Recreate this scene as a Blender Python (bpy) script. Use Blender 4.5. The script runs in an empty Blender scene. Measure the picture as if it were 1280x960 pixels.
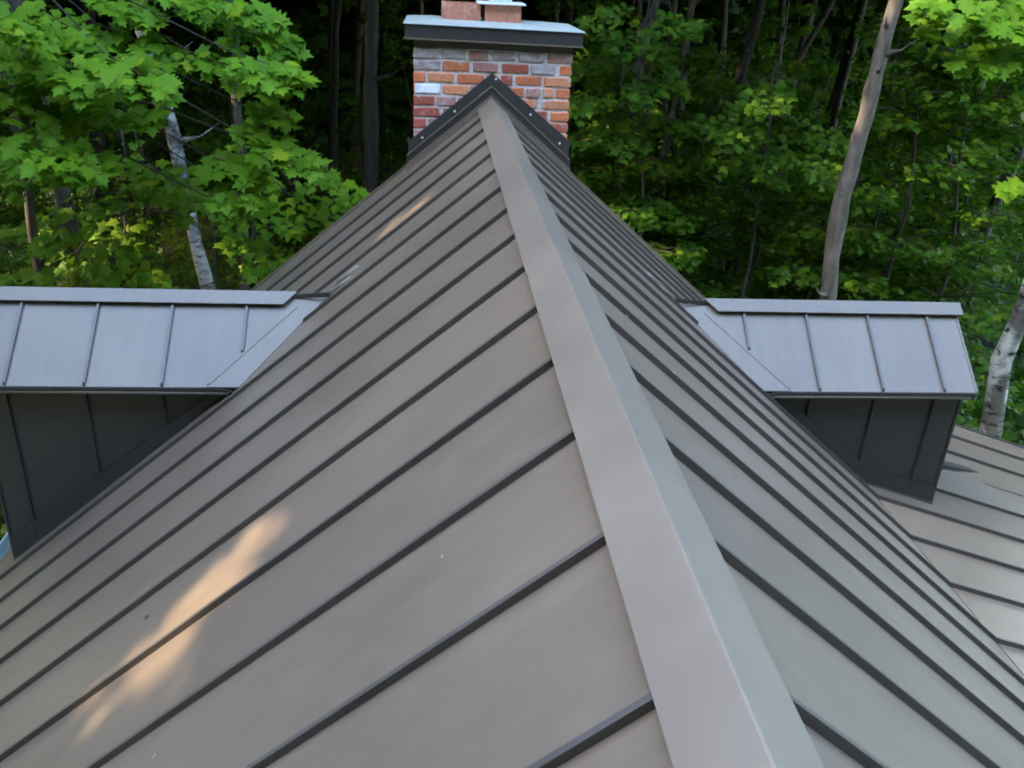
import bpy, math, random
import numpy as np
from mathutils import Vector, Matrix

# ------------------------------------------------------------------ camera, sky, sun, exposure
scene = bpy.context.scene
cam_data = bpy.data.cameras.new("camera")
cam_data.sensor_width = 36.0
cam_data.lens = 1102.9 / 1280.0 * 36.0
cam_data.clip_start = 0.05
cam_data.clip_end = 2000.0
cam = bpy.data.objects.new("camera", cam_data)
scene.collection.objects.link(cam)
CP = Vector((-0.4363, 0.0, 0.9059))
pit, yaw, rol = math.radians(25.417), math.radians(5.865), math.radians(2.956)
Fv = Vector((math.sin(yaw) * math.cos(pit), math.cos(yaw) * math.cos(pit), -math.sin(pit)))
R0 = Vector((math.cos(yaw), -math.sin(yaw), 0))
U0 = R0.cross(Fv)
Rv = math.cos(rol) * R0 + math.sin(rol) * U0
Uv = -math.sin(rol) * R0 + math.cos(rol) * U0
cam.matrix_world = Matrix(((Rv.x, Uv.x, -Fv.x, CP.x), (Rv.y, Uv.y, -Fv.y, CP.y), (Rv.z, Uv.z, -Fv.z, CP.z), (0, 0, 0, 1)))
scene.camera = cam

SUN = Vector((-1.0, -0.10, 0.36)).normalized()           # towards the sun: low, left of the camera
sun_el = math.asin(SUN.z)
world = bpy.data.worlds.new("World")
scene.world = world
world.use_nodes = True
wn = world.node_tree.nodes
wl = world.node_tree.links
wn.clear()
sky = wn.new("ShaderNodeTexSky")
sky.sky_type = 'NISHITA'
sky.sun_disc = False
sky.sun_elevation = sun_el
sky.sun_rotation = math.atan2(SUN.x, SUN.y)
sky.air_density = 0.75
sky.dust_density = 1.8
sky.ozone_density = 0.6
bg = wn.new("ShaderNodeBackground")
bg.inputs["Strength"].default_value = 0.15
wo = wn.new("ShaderNodeOutputWorld")
wl.new(sky.outputs[0], bg.inputs[0])
wl.new(bg.outputs[0], wo.inputs[0])
sd = bpy.data.lights.new("sun", 'SUN')
sd.energy = 0.4
sd.angle = math.radians(0.53)
sd.color = (1.0, 0.82, 0.60)
so = bpy.data.objects.new("sun", sd)
scene.collection.objects.link(so)
so.rotation_euler = (-SUN).to_track_quat('-Z', 'Y').to_euler()
so.location = (0, -20, 20)
scene.view_settings.view_transform = 'Standard'
scene.view_settings.look = 'None'
scene.view_settings.exposure = 5.25
scene.view_settings.gamma = 1.0
scene.view_settings.use_curve_mapping = False
cy = scene.cycles
cy.use_denoising = True
cy.max_bounces = 7
cy.diffuse_bounces = 4
cy.glossy_bounces = 3
cy.transmission_bounces = 4
cy.sample_clamp_indirect = 8.0
cy.filter_width = 1.9

# ------------------------------------------------------------------ helpers
COL = scene.collection
TP = math.radians(39.8)
T = math.tan(TP)
CPT = math.cos(TP)
S = 0.42
GZ = -5.6
rng = np.random.default_rng(11)
random.seed(4)


def mesh(name, verts, faces, mat=None, smooth=False):
    me = bpy.data.meshes.new(name)
    me.from_pydata([tuple(v) for v in verts], [], [tuple(f) for f in faces])
    if mat:
        me.materials.append(mat)
    if smooth:
        for p in me.polygons:
            p.use_smooth = True
    me.update()
    return me


def obj(name, me, parent=None, loc=None):
    o = bpy.data.objects.new(name, me)
    COL.objects.link(o)
    if parent:
        o.parent = parent
    if loc is not None:
        o.location = loc
    return o


def tag(o, label=None, cat=None, group=None, kind=None):
    if label: o["label"] = label
    if cat: o["category"] = cat
    if group: o["group"] = group
    if kind: o["kind"] = kind
    return o


BOXF = [(0, 3, 2, 1), (4, 5, 6, 7), (0, 1, 5, 4), (1, 2, 6, 5), (2, 3, 7, 6), (3, 0, 4, 7)]


def hexa(bottom, top):
    return list(bottom) + list(top), BOXF


def box(x0, x1, y0, y1, z0, z1):
    return hexa([(x0, y0, z0), (x1, y0, z0), (x1, y1, z0), (x0, y1, z0)], [(x0, y0, z1), (x1, y0, z1), (x1, y1, z1), (x0, y1, z1)])


def prism(poly, off):
    """polygon (list of 3d points) extruded by the vector off"""
    n = len(poly)
    off = Vector(off)
    v = [Vector(p) for p in poly] + [Vector(p) + off for p in poly]
    f = [tuple(range(n))[::-1], tuple(range(n, 2 * n))]
    for i in range(n):
        j = (i + 1) % n
        f.append((i, j, n + j, n + i))
    return v, f


def fixnormals(me):
    import bmesh
    bm = bmesh.new()
    bm.from_mesh(me)
    bmesh.ops.recalc_face_normals(bm, faces=bm.faces)
    bm.to_mesh(me)
    bm.free()
    return me


def bevel(me, w, seg=1):
    import bmesh
    bm = bmesh.new()
    bm.from_mesh(me)
    bmesh.ops.recalc_face_normals(bm, faces=bm.faces)
    bmesh.ops.bevel(bm, geom=list(bm.edges), offset=w, segments=seg, affect='EDGES', profile=0.5)
    bm.to_mesh(me)
    bm.free()
    return me


def tube(pts, radii, seg=10, wob=0.0, rs=None):
    pts = [Vector(p) for p in pts]
    V, Fc = [], []
    rs = rs or random
    up = Vector((0.31, 0.2, 0.93))
    for i, p in enumerate(pts):
        d = (pts[min(i + 1, len(pts) - 1)] - pts[max(i - 1, 0)]).normalized()
        a = d.cross(Vector((1, 0.13, 0.05))).normalized()
        b = d.cross(a)
        for k in range(seg):
            an = 2 * math.pi * k / seg
            r = radii[i] * (1 + wob * (rs.random() - 0.5))
            V.append(p + a * math.cos(an) * r + b * math.sin(an) * r)
    for i in range(len(pts) - 1):
        for k in range(seg):
            k2 = (k + 1) % seg
            Fc.append((i * seg + k, i * seg + k2, (i + 1) * seg + k2, (i + 1) * seg + k))
    Fc.append(tuple(range(seg))[::-1])
    Fc.append(tuple(range((len(pts) - 1) * seg, len(pts) * seg)))
    return V, Fc


def join(parts):
    V, Fc = [], []
    for v, f in parts:
        o = len(V)
        V += list(v)
        Fc += [tuple(i + o for i in q) for q in f]
    return V, Fc


# ------------------------------------------------------------------ materials
def new_mat(name):
    m = bpy.data.materials.new(name)
    m.use_nodes = True
    nt = m.node_tree
    return m, nt.nodes, nt.links, nt.nodes["Principled BSDF"]


def noise(N, L, scale, detail=4, rough=0.55, vec=None, dist=0.0):
    n = N.new("ShaderNodeTexNoise")
    n.inputs["Scale"].default_value = scale
    n.inputs["Detail"].default_value = detail
    n.inputs["Roughness"].default_value = rough
    n.inputs["Distortion"].default_value = dist
    if vec is not None:
        L.new(vec, n.inputs["Vector"])
    return n


def ramp(N, L, fac, stops):
    r = N.new("ShaderNodeValToRGB")
    e = r.color_ramp.elements
    while len(e) < len(stops):
        e.new(0.5)
    for k, (p, c) in enumerate(stops):
        e[k].position = p
        e[k].color = (*c, 1) if len(c) == 3 else c
    L.new(fac, r.inputs[0])
    return r


def mix(N, L, fac, a, b, mode='MIX'):
    m = N.new("ShaderNodeMix")
    m.data_type = 'RGBA'
    m.blend_type = mode
    for s, v in ((m.inputs[0], fac), (m.inputs[6], a), (m.inputs[7], b)):
        if hasattr(v, "links"):
            L.new(v, s)
        elif isinstance(v, (int, float)):
            s.default_value = v
        else:
            s.default_value = (*v, 1)
    return m.outputs[2]


def bump(N, L, height, strength, dist, bsdf, prev=None):
    b = N.new("ShaderNodeBump")
    b.inputs["Strength"].default_value = strength
    b.inputs["Distance"].default_value = dist
    L.new(height, b.inputs["Height"])
    if prev is not None:
        L.new(prev, b.inputs["Normal"])
    L.new(b.outputs[0], bsdf.inputs["Normal"])
    return b.outputs[0]


def metal_paint(name, col, rough=0.42, spec=0.5, speck=True, streak=(1.2, 26, 1.2)):
    m, N, L, B = new_mat(name)
    geo = N.new("ShaderNodeNewGeometry")
    pos = geo.outputs["Position"]
    n1 = noise(N, L, 1.3, 3, 0.5, pos)
    n2 = noise(N, L, 9, 5, 0.6, pos)
    c1 = tuple(c * 0.9 for c in col)
    c2 = tuple(min(1, c * 1.12) for c in col)
    r = ramp(N, L, n1.outputs[0], [(0.3, c1), (0.7, c2)])
    col_o = r.outputs[0]
    # per-panel tone
    oi = N.new("ShaderNodeObjectInfo")
    rr = ramp(N, L, oi.outputs["Random"], [(0.0, (0.93, 0.93, 0.94)), (1.0, (1.07, 1.06, 1.04))])
    col_o = mix(N, L, 1.0, col_o, rr.outputs[0], 'MULTIPLY')
    # dusty rain film
    r2 = ramp(N, L, n2.outputs[0], [(0.45, (0, 0, 0)), (0.75, (1, 1, 1))])
    dm = N.new("ShaderNodeMath")
    dm.operation = 'MULTIPLY'
    dm.inputs[1].default_value = 0.10
    L.new(r2.outputs[0], dm.inputs[0])
    col_o = mix(N, L, dm.outputs[0], col_o, tuple(min(1, c * 1.7 + 0.012) for c in col))
    mp = N.new("ShaderNodeMapping")
    mp.inputs["Scale"].default_value = streak
    L.new(pos, mp.inputs["Vector"])
    n5 = noise(N, L, 1.0, 5, 0.65, mp.outputs[0])
    r5 = ramp(N, L, n5.outputs[0], [(0.35, (0.945, 0.95, 0.955)), (0.65, (1.05, 1.045, 1.04))])
    if speck:
        col_o = mix(N, L, 1.0, col_o, r5.outputs[0], 'MULTIPLY')
        v = N.new("ShaderNodeTexVoronoi")
        v.inputs["Scale"].default_value = 5.0
        v.inputs["Randomness"].default_value = 1.0
        L.new(pos, v.inputs["Vector"])
        rs = ramp(N, L, v.outputs["Distance"], [(0.020, (1, 1, 1)), (0.034, (0, 0, 0))])
        vc = N.new("ShaderNodeSeparateColor")
        L.new(v.outputs["Color"], vc.inputs[0])
        gt = N.new("ShaderNodeMath")
        gt.operation = 'GREATER_THAN'
        gt.inputs[1].default_value = 0.62
        L.new(vc.outputs[0], gt.inputs[0])
        mm = N.new("ShaderNodeMath")
        mm.operation = 'MULTIPLY'
        L.new(rs.outputs[0], mm.inputs[0])
        L.new(gt.outputs[0], mm.inputs[1])
        m2 = N.new("ShaderNodeMath")
        m2.operation = 'MULTIPLY'
        m2.inputs[1].default_value = 0.6
        L.new(mm.outputs[0], m2.inputs[0])
        col_o = mix(N, L, m2.outputs[0], col_o, (0.42, 0.40, 0.36))
    L.new(col_o, B.inputs["Base Color"])
    rq = ramp(N, L, n2.outputs[0], [(0.3, (rough - 0.02,) * 3), (0.75, (rough + 0.06,) * 3)])
    L.new(rq.outputs[0], B.inputs["Roughness"])
    B.inputs["Specular IOR Level"].default_value = spec
    n3 = noise(N, L, 2.2, 2, 0.4, pos)
    pr = bump(N, L, n3.outputs[0], 0.10, 0.015, B)
    n4 = noise(N, L, 240, 2, 0.5, pos)
    bump(N, L, n4.outputs[0], 0.03, 0.002, B, pr)
    return m


M = {}
M['metal'] = metal_paint('bronze_metal', (0.148, 0.107, 0.070), 0.37, 0.5)
M['metal_cap'] = metal_paint('bronze_metal_ridge', (0.172, 0.132, 0.092), 0.36, 0.5, True, (3, 1.2, 3))
M['metal_dormer'] = metal_paint('bronze_metal_dormer', (0.126, 0.104, 0.074), 0.37, 0.42, True, (26, 1.2, 1.2))
M['metal_seam_shade'] = metal_paint('bronze_metal_seam_shade', (0.070, 0.058, 0.046), 0.40, 0.5, False)  # roof paint darkened: shade on the seam sides put into the colour
M['metal_dark'] = metal_paint('bronze_flashing_and_cheek_shade', (0.036, 0.032, 0.028), 0.40, 0.45, False)  # dark flashing colour; on the cheek walls it paints in their shade
M['gutter'] = metal_paint('pale_gutter_paint', (0.45, 0.56, 0.54), 0.45, 0.5, False)


def simple(name, col, rough=0.7, scale=20, var=0.15, bs=0.2, bd=0.01):
    m, N, L, B = new_mat(name)
    geo = N.new("ShaderNodeNewGeometry")
    n1 = noise(N, L, scale, 5, 0.6, geo.outputs["Position"])
    r = ramp(N, L, n1.outputs[0], [(0.25, tuple(c * (1 - var) for c in col)), (0.75, tuple(min(1, c * (1 + var)) for c in col))])
    L.new(r.outputs[0], B.inputs["Base Color"])
    B.inputs["Roughness"].default_value = rough
    bump(N, L, n1.outputs[0], bs, bd, B)
    return m


def brick_mat(name, col, stain, amount):
    m, N, L, B = new_mat(name)
    geo = N.new("ShaderNodeNewGeometry")
    oi = N.new("ShaderNodeObjectInfo")
    n1 = noise(N, L, 16, 6, 0.65, geo.outputs["Position"])
    n2 = noise(N, L, 45, 5, 0.7, geo.outputs["Position"])
    r = ramp(N, L, n2.outputs[0], [(0.3, tuple(c * 0.72 for c in col)), (0.7, tuple(min(1, c * 1.25) for c in col))])
    rr = ramp(N, L, oi.outputs["Random"], [(0, (0.82, 0.82, 0.85)), (1, (1.15, 1.12, 1.1))])
    c = mix(N, L, 1.0, r.outputs[0], rr.outputs[0], 'MULTIPLY')
    st = ramp(N, L, n1.outputs[0], [(0.62 - amount * 0.35, (0, 0, 0)), (0.72 - amount * 0.3, (1, 1, 1))])
    c = mix(N, L, st.outputs[0], c, stain)
    L.new(c, B.inputs["Base Color"])
    B.inputs["Roughness"].default_value = 0.88
    pr = bump(N, L, n1.outputs[0], 0.5, 0.01, B)
    bump(N, L, n2.outputs[0], 0.4, 0.004, B, pr)
    return m


PALE = (0.42, 0.34, 0.31)
M['bo'] = brick_mat('brick_orange', (0.56, 0.160, 0.055), PALE, 0.14)
M['bl'] = brick_mat('brick_pale_orange', (0.64, 0.245, 0.105), PALE, 0.14)
M['br'] = brick_mat('brick_red', (0.38, 0.090, 0.050), PALE, 0.16)
M['bp'] = brick_mat('brick_pink', (0.42, 0.19, 0.14), PALE, 0.35)
M['bg'] = brick_mat('brick_grey_limed', (0.36, 0.25, 0.22), (0.44, 0.40, 0.37), 0.5)
M['bw'] = brick_mat('brick_whitewashed', (0.78, 0.77, 0.75), (0.85, 0.84, 0.82), 0.5)
M['mortar'] = simple('lime_mortar', (0.60, 0.54, 0.47), 0.95, 30, 0.22, 0.6, 0.01)
M['terracotta'] = brick_mat('terracotta_flue', (0.50, 0.20, 0.115), (0.50, 0.27, 0.20), 0.2)
M['capstone'] = simple('pale_cap_sheet', (0.27, 0.29, 0.245), 0.5, 8, 0.18, 0.1, 0.01)
M['whitemetal'] = simple('white_metal', (0.72, 0.76, 0.78), 0.4, 10, 0.05, 0.05, 0.005)
M['screw'] = simple('screw_head', (0.62, 0.62, 0.60), 0.35, 10, 0.05, 0.0, 0.001)
M['litter'] = simple('leaf_crumbs', (0.22, 0.19, 0.13), 0.9, 3, 0.5, 0.1, 0.002)
M['siding'] = simple('dark_siding', (0.07, 0.06, 0.05), 0.7, 6, 0.2, 0.3, 0.01)


def bark(name, dark, light, scale=5.0, stretch=(1, 1, 0.22), birch=False):
    m, N, L, B = new_mat(name)
    geo = N.new("ShaderNodeNewGeometry")
    mp = N.new("ShaderNodeMapping")
    mp.inputs["Scale"].default_value = stretch
    L.new(geo.outputs["Position"], mp.inputs["Vector"])
    n1 = noise(N, L, scale * 2.2, 8, 0.68, mp.outputs[0], 0.6)
    n2 = noise(N, L, scale * 0.5, 4, 0.6, geo.outputs["Position"])
    if birch:
        r = ramp(N, L, n1.outputs[0], [(0.40, dark), (0.47, light), (1.0, tuple(min(1, c * 1.1) for c in light))])
        r2 = ramp(N, L, n2.outputs[0], [(0.44, (0.22, 0.21, 0.19)), (0.56, (1, 1, 1))])
    else:
        r = ramp(N, L, n1.outputs[0], [(0.30, dark), (0.68, light)])
        r2 = ramp(N, L, n2.outputs[0], [(0.3, (0.65, 0.68, 0.62)), (0.7, (1.12, 1.1, 1.05))])
    c = mix(N, L, 1.0, r.outputs[0], r2.outputs[0], 'MULTIPLY')
    L.new(c, B.inputs["Base Color"])
    B.inputs["Roughness"].default_value = 0.9
    bump(N, L, n1.outputs[0], 0.7, 0.03, B)
    return m


M['bark_grey'] = bark('grey_bark', (0.030, 0.025, 0.020), (0.098, 0.080, 0.062))
M['bark_dark'] = bark('dark_bark', (0.012, 0.009, 0.007), (0.046, 0.034, 0.024))
M['bark_tan'] = bark('tan_bark', (0.060, 0.048, 0.038), (0.23, 0.19, 0.155))
M['birch'] = bark('birch_bark', (0.035, 0.03, 0.027), (0.40, 0.40, 0.36), 4.0, (0.5, 0.5, 1.8), True)
M['twig'] = simple('twig_bark', (0.035, 0.026, 0.019), 0.85, 30, 0.3)


def leaf_mat(name, c_dark, c_light, c_yellow, trans=0.35):
    m, N, L, B = new_mat(name)
    geo = N.new("ShaderNodeNewGeometry")
    r = ramp(N, L, geo.outputs["Random Per Island"], [(0.0, c_dark), (0.45, tuple((a + b) / 2 for a, b in zip(c_dark, c_light))), (0.85, c_light), (1.0, c_yellow)])
    n = noise(N, L, 0.55, 3, 0.5, geo.outputs["Position"])
    r2 = ramp(N, L, n.outputs[0], [(0.3, (0.72, 0.85, 0.8)), (0.7, (1.2, 1.1, 0.95))])
    c = mix(N, L, 1.0, r.outputs[0], r2.outputs[0], 'MULTIPLY')
    L.new(c, B.inputs["Base Color"])
    B.inputs["Roughness"].default_value = 0.6
    B.inputs["Specular IOR Level"].default_value = 0.16
    t = N.new("ShaderNodeBsdfTranslucent")
    tc = mix(N, L, 1.0, c, (1.15, 1.25, 0.55), 'MULTIPLY')
    L.new(tc, t.inputs[0])
    ms = N.new("ShaderNodeMixShader")
    ms.inputs[0].default_value = trans
    out = N["Material Output"] if "Material Output" in N else N.new("ShaderNodeOutputMaterial")
    L.new(B.outputs[0], ms.inputs[1])
    L.new(t.outputs[0], ms.inputs[2])
    L.new(ms.outputs[0], out.inputs[0])
    return m


M['maple'] = leaf_mat('maple_leaf', (0.072, 0.172, 0.008), (0.150, 0.280, 0.011), (0.23, 0.31, 0.014))
M['maple_y'] = leaf_mat('young_maple_leaf', (0.070, 0.165, 0.010), (0.14, 0.24, 0.012), (0.22, 0.27, 0.015))
M['under'] = leaf_mat('understory_leaf', (0.032, 0.098, 0.007), (0.082, 0.165, 0.009), (0.14, 0.18, 0.010))
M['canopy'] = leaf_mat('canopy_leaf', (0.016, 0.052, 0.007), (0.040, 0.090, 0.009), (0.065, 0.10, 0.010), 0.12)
M['far_leaf'] = leaf_mat('far_wood_leaf', (0.010, 0.034, 0.006), (0.028, 0.062, 0.008), (0.045, 0.075, 0.008), 0.08)  # darker and less translucent than the canopy leaves
M['cover'] = leaf_mat('ground_cover_leaf', (0.030, 0.090, 0.010), (0.075, 0.150, 0.014), (0.12, 0.16, 0.02))


def ground_mat():
    m, N, L, B = new_mat('forest_floor')
    geo = N.new("ShaderNodeNewGeometry")
    n1 = noise(N, L, 0.35, 5, 0.6, geo.outputs["Position"])
    n2 = noise(N, L, 7, 8, 0.7, geo.outputs["Position"])
    a = ramp(N, L, n2.outputs[0], [(0.3, (0.020, 0.035, 0.008)), (0.7, (0.055, 0.085, 0.016))])
    b = ramp(N, L, n2.outputs[0], [(0.3, (0.022, 0.016, 0.010)), (0.7, (0.070, 0.048, 0.028))])
    f = ramp(N, L, n1.outputs[0], [(0.5, (0, 0, 0)), (0.62, (1, 1, 1))])
    c = mix(N, L, f.outputs[0], a.outputs[0], b.outputs[0])
    L.new(c, B.inputs["Base Color"])
    B.inputs["Roughness"].default_value = 0.95
    bump(N, L, n2.outputs[0], 0.8, 0.08, B)
    return m


M['ground'] = ground_mat()

# ------------------------------------------------------------------ ground
nx = 61
gx = np.sinh(np.linspace(-3.6, 3.6, nx)) * 16.0
gy = np.sinh(np.linspace(-3.6, 3.6, nx)) * 16.0 + 12


def ground_z(x, y):
    x = np.asarray(x, float)
    y = np.asarray(y, float)
    d = np.clip((np.hypot(x, y - 3) - 9) / 12, 0, 1)
    return GZ + d * 0.35 * (np.sin(x * 0.45 + 1) * np.cos(y * 0.38) + 0.4 * np.sin(x * 1.1 + y * 0.9))


GX, GY = np.meshgrid(gx, gy)
GV = np.stack([GX.ravel(), GY.ravel(), ground_z(GX.ravel(), GY.ravel())], 1)
GF = [(j * nx + i, j * nx + i + 1, (j + 1) * nx + i + 1, (j + 1) * nx + i) for j in range(nx - 1) for i in range(nx - 1)]
g = obj("ground", mesh("ground", GV.tolist(), GF, M['ground'], True))
tag(g, "green and brown forest floor around the house", "ground", kind="structure")

# ------------------------------------------------------------------ house
house = bpy.data.objects.new("house", None)
COL.objects.link(house)
house.location = (0, 0, GZ)
tag(house, "house with brown standing seam metal roof, two dormers and a brick chimney", "house")
HL = Vector((0, 0, -GZ))       # children are modelled in ridge coordinates and shifted to the house base


def part(name, vf, mat, parent=house, smooth=False, bev=0, label=None):
    me = mesh(name, vf[0], vf[1], mat, smooth)
    if bev:
        bevel(me, bev)
    else:
        fixnormals(me)
    o = obj(name, me, parent)
    if parent is house:
        o.location = HL
    if label:
        o["label"] = label
    return o


def empty_part(name, label=None, parent=house):
    o = bpy.data.objects.new(name, None)
    COL.objects.link(o)
    o.parent = parent
    if parent is house:
        o.location = HL
    if label:
        o["label"] = label
    return o


HS = 0.0205                      # standing seam height
ST = 0.0055                     # half thickness of a seam
Y0, Y1 = -3.2, 6.93             # near and far end of the roof
XE_L = -3.12
XB = 2.29
P18 = math.radians(18)
T18 = math.tan(P18)
XP = 6.2
YP1 = 6.40


def z_top(x):                   # plane of the seam tops
    ax = abs(x)
    if x > XB:
        return -XB * T - (x - XB) * T18
    return -ax * T


def z_pan(x):
    if x > XB + 1e-6:
        return z_top(x) - HS / math.cos(P18)
    return z_top(x) - HS / CPT


def seam_piece(xa, xb, y, parent, ha=1.0, hb=1.0, name="seam", cut=0.0):
    """a standing seam running down the slope from xa to xb at constant y, optional tapered ends"""
    za, zb = z_pan(xa), z_pan(xb)
    if xa >= XB - 1e-6 and xb > XB:
        za = z_top(xa) - HS / math.cos(P18)
    ta = za + (z_top(xa) - z_pan(xa)) * ha
    tb = zb + (z_top(xb) - z_pan(xb)) * hb
    e = 0.004
    # folded lock: slightly wider at the top
    v, f = hexa([(xa, y - ST, za - e), (xb, y - ST, zb - e), (xb, y + ST, zb - e), (xa, y + ST, za - e)],
                [(xa + cut, y - ST - .0015, ta), (xb, y - ST - .0015, tb), (xb, y + ST + .0015, tb), (xa + cut, y + ST + .0015, ta)])
    return part(name, (v, f), M['metal_seam_shade'], parent)


# --- main roof
main_roof = empty_part("main_roof", "steep brown standing seam metal roof")
L0, Rr0 = 0.9793, 0.9936
seamsL = [L0 + i * S for i in range(-9, 15)]
seamsL = [y for y in seamsL if Y0 + 0.1 < y < Y1 - 0.08]
seamsR = [Rr0 + i * S for i in range(-9, 15)]
seamsR = [y for y in seamsR if Y0 + 0.1 < y < Y1 - 0.08]


def slope_panel(xa, xb, ya, yb, parent, dz=0.0, name="roof_panel"):
    th = 0.006
    za, zb = z_pan(xa) + dz, z_pan(xb) + dz
    if xa >= XB - 1e-6 and xb > XB:
        za = z_top(xa) - HS / math.cos(P18) + dz
    v, f = hexa([(xa, ya, za - th), (xb, ya, zb - th), (xb, yb, zb - th), (xa, yb, za - th)],
                [(xa, ya, za), (xb, ya, zb), (xb, yb, zb), (xa, yb, za)])
    return part(name, (v, f), M['metal'], parent)


W_CAP_L, W_CAP_R = 0.1012, 0.1175      # horizontal half widths of the ridge cap
DY, DZ, DH = 4.9, -0.873, 0.438          # dormer ridge line and half depth
DX = -DZ / T                            # where the dormer ridge meets the main roof


def valley_x(y):                        # |x| of the valley at y
    return DX + abs(DY - y)


edges = [Y0] + seamsL + [Y1]
for a, b in zip(edges[:-1], edges[1:]):
    slope_panel(-0.03, XE_L, a, b, main_roof)
for y in seamsL:
    if abs(y - DY) < DH + 0.03:
        seam_piece(-W_CAP_L + .03, -(valley_x(y) - 0.03), y, main_roof)
    else:
        seam_piece(-W_CAP_L + .03, XE_L + 0.01, y, main_roof)
edges = [Y0] + seamsR + [Y1]
for a, b in zip(edges[:-1], edges[1:]):
    slope_panel(0.03, XB, a, b, main_roof)
for y in seamsR:
    xs = W_CAP_R - .02
    if abs(y - DY) < DH + 0.03:
        seam_piece(xs, valley_x(y) - 0.03, y, main_roof)
    else:
        seam_piece(xs, XB, y, main_roof)
# rake trim along the far gable edge
for s, xe in ((-1, XE_L), (1, XB)):
    za, zb = z_pan(0.02 * s), z_pan(xe)
    v, f = hexa([(s * .02, Y1 - .012, za - .12), (xe, Y1 - .012, zb - .12), (xe, Y1 + .02, zb - .12), (s * .02, Y1 + .02, za - .12)],
                [(s * .02, Y1 - .012, za + .022), (xe, Y1 - .012, zb + .022), (xe, Y1 + .02, zb + .022), (s * .02, Y1 + .02, za + .022)])
    part("rake_trim", (v, f), M['metal'], main_roof)

# --- ridge cap: folded sheets lapped at about 2.9 m
cap = empty_part("ridge_cap", "wide folded metal ridge cap along the crest")
YLAP = 3.02


def cap_sheet(ya, yb, dz, endcut=0.0):
    c = 0.009
    prof = [(-W_CAP_L + .010, -W_CAP_L * T - 0.006 + dz), (-W_CAP_L, -W_CAP_L * T + dz), (-0.0035, -0.0035 * T + dz + .0005), (0.0, -0.0015 * T + dz + .001), (0.0035, -0.0035 * T + dz + .0005),
            (W_CAP_R, -W_CAP_R * T + dz), (W_CAP_R + .030, -(W_CAP_R + .030) * T - HS / CPT + .003)]
    n = len(prof)
    V = []
    for y, ec in ((ya, 0), (yb, endcut)):
        for x, z in prof:
            V.append((x, y - ec * abs(x) / W_CAP_L, z))
    for y, ec in ((ya, 0), (yb, endcut)):
        for x, z in prof:
            V.append((x * 0.985, y - ec * abs(x) / W_CAP_L, z - 0.006))
    Fc = []
    for i in range(n - 1):
        Fc.append((i, i + 1, n + i + 1, n + i))
        Fc.append((2 * n + i, 3 * n + i, 3 * n + i + 1, 2 * n + i + 1))
        Fc.append((i, 2 * n + i, 2 * n + i + 1, i + 1))
        Fc.append((n + i, n + i + 1, 3 * n + i + 1, 3 * n + i))
    Fc.append((0, n, 3 * n, 2 * n))
    Fc.append((n - 1, 3 * n - 1, 4 * n - 1, 2 * n - 1))
    return V, Fc


part("cap_sheet", cap_sheet(Y0 + .02, YLAP, 0.010), M['metal_cap'], cap)
part("cap_sheet", cap_sheet(YLAP - .06, 6.80, 0.003, 0.03), M['metal_cap'], cap)

# --- eave gutter on the left
v, f = prism([(XE_L - .10, Y0, z_pan(XE_L) - .02), (XE_L - .10, Y0, z_pan(XE_L) - .12), (XE_L + .02, Y0, z_pan(XE_L) - .14), (XE_L + .02, Y0, z_pan(XE_L) - .03),
              (XE_L + .008, Y0, z_pan(XE_L) - .03), (XE_L + .008, Y0, z_pan(XE_L) - .12), (XE_L - .088, Y0, z_pan(XE_L) - .108), (XE_L - .088, Y0, z_pan(XE_L) - .02)], (0, Y1 - Y0, 0))
part("gutter", (v, f), M['gutter'], label="pale metal gutter along the left eave")

# --- porch roof on the right, lower pitch
porch = empty_part("porch_roof", "low pitched metal porch roof below the right dormer")
seamsP = [y for y in seamsR if y < YP1 - .1]
edges = [Y0] + seamsP + [YP1]
for a, b in zip(edges[:-1], edges[1:]):
    slope_panel(XB, XP, a, b, porch)
for y in seamsP:
    i = round((y - Rr0) / S)
    if i == 9:
        seam_piece(2.84, XP, y, porch)
    elif i == 10:
        zz = lambda x: z_top(x) - HS / math.cos(P18)
        part("diverter", hexa([(2.74, 4.96, zz(2.74)), (3.66, 5.38, zz(3.66)), (3.60, 5.44, zz(3.60)), (2.74, 5.30, zz(2.74))],
                              [(2.74, 4.975, zz(2.74) + .10), (3.66, 5.382, zz(3.66) + .004), (3.64, 5.40, zz(3.64) + .004), (2.74, 5.05, zz(2.74) + .10)]), M['metal_dark'], porch)
        seam_piece(3.52, XP, y, porch, 0.1, 1.0)
    elif i in (11, 12, 13):
        seam_piece(XB, XP, y, porch)
    else:
        seam_piece(XB, XP, y, porch)
v, f = hexa([(XB, YP1 - .01, z_top(XB) - .16), (XP, YP1 - .01, z_top(XP) - .16), (XP, YP1 + .02, z_top(XP) - .16), (XB, YP1 + .02, z_top(XB) - .16)],
            [(XB, YP1 - .01, z_top(XB) - .012), (XP, YP1 - .01, z_top(XP) - .012), (XP, YP1 + .02, z_top(XP) - .012), (XB, YP1 + .02, z_top(XB) - .012)])
part("rake_trim", (v, f), M['metal_dark'], porch)
# cover sheet in front of the dormer wall with a rounded corner
zc = lambda x: z_top(x) - HS / math.cos(P18) + 0.016
sheet = [(2.83, 4.83), (2.80, 4.90), (2.79, 4.97), (3.30, 5.20), (3.60, 5.14), (3.75, 4.98), (3.80, 4.79), (2.90, 4.79)]
v, f = prism([(x, y, zc(x)) for x, y in sheet], (0, 0, -0.008))
part("cover_sheet", (v, f), M['metal_cap'], porch, label="pale patch sheet folded around the dormer corner")

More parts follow.
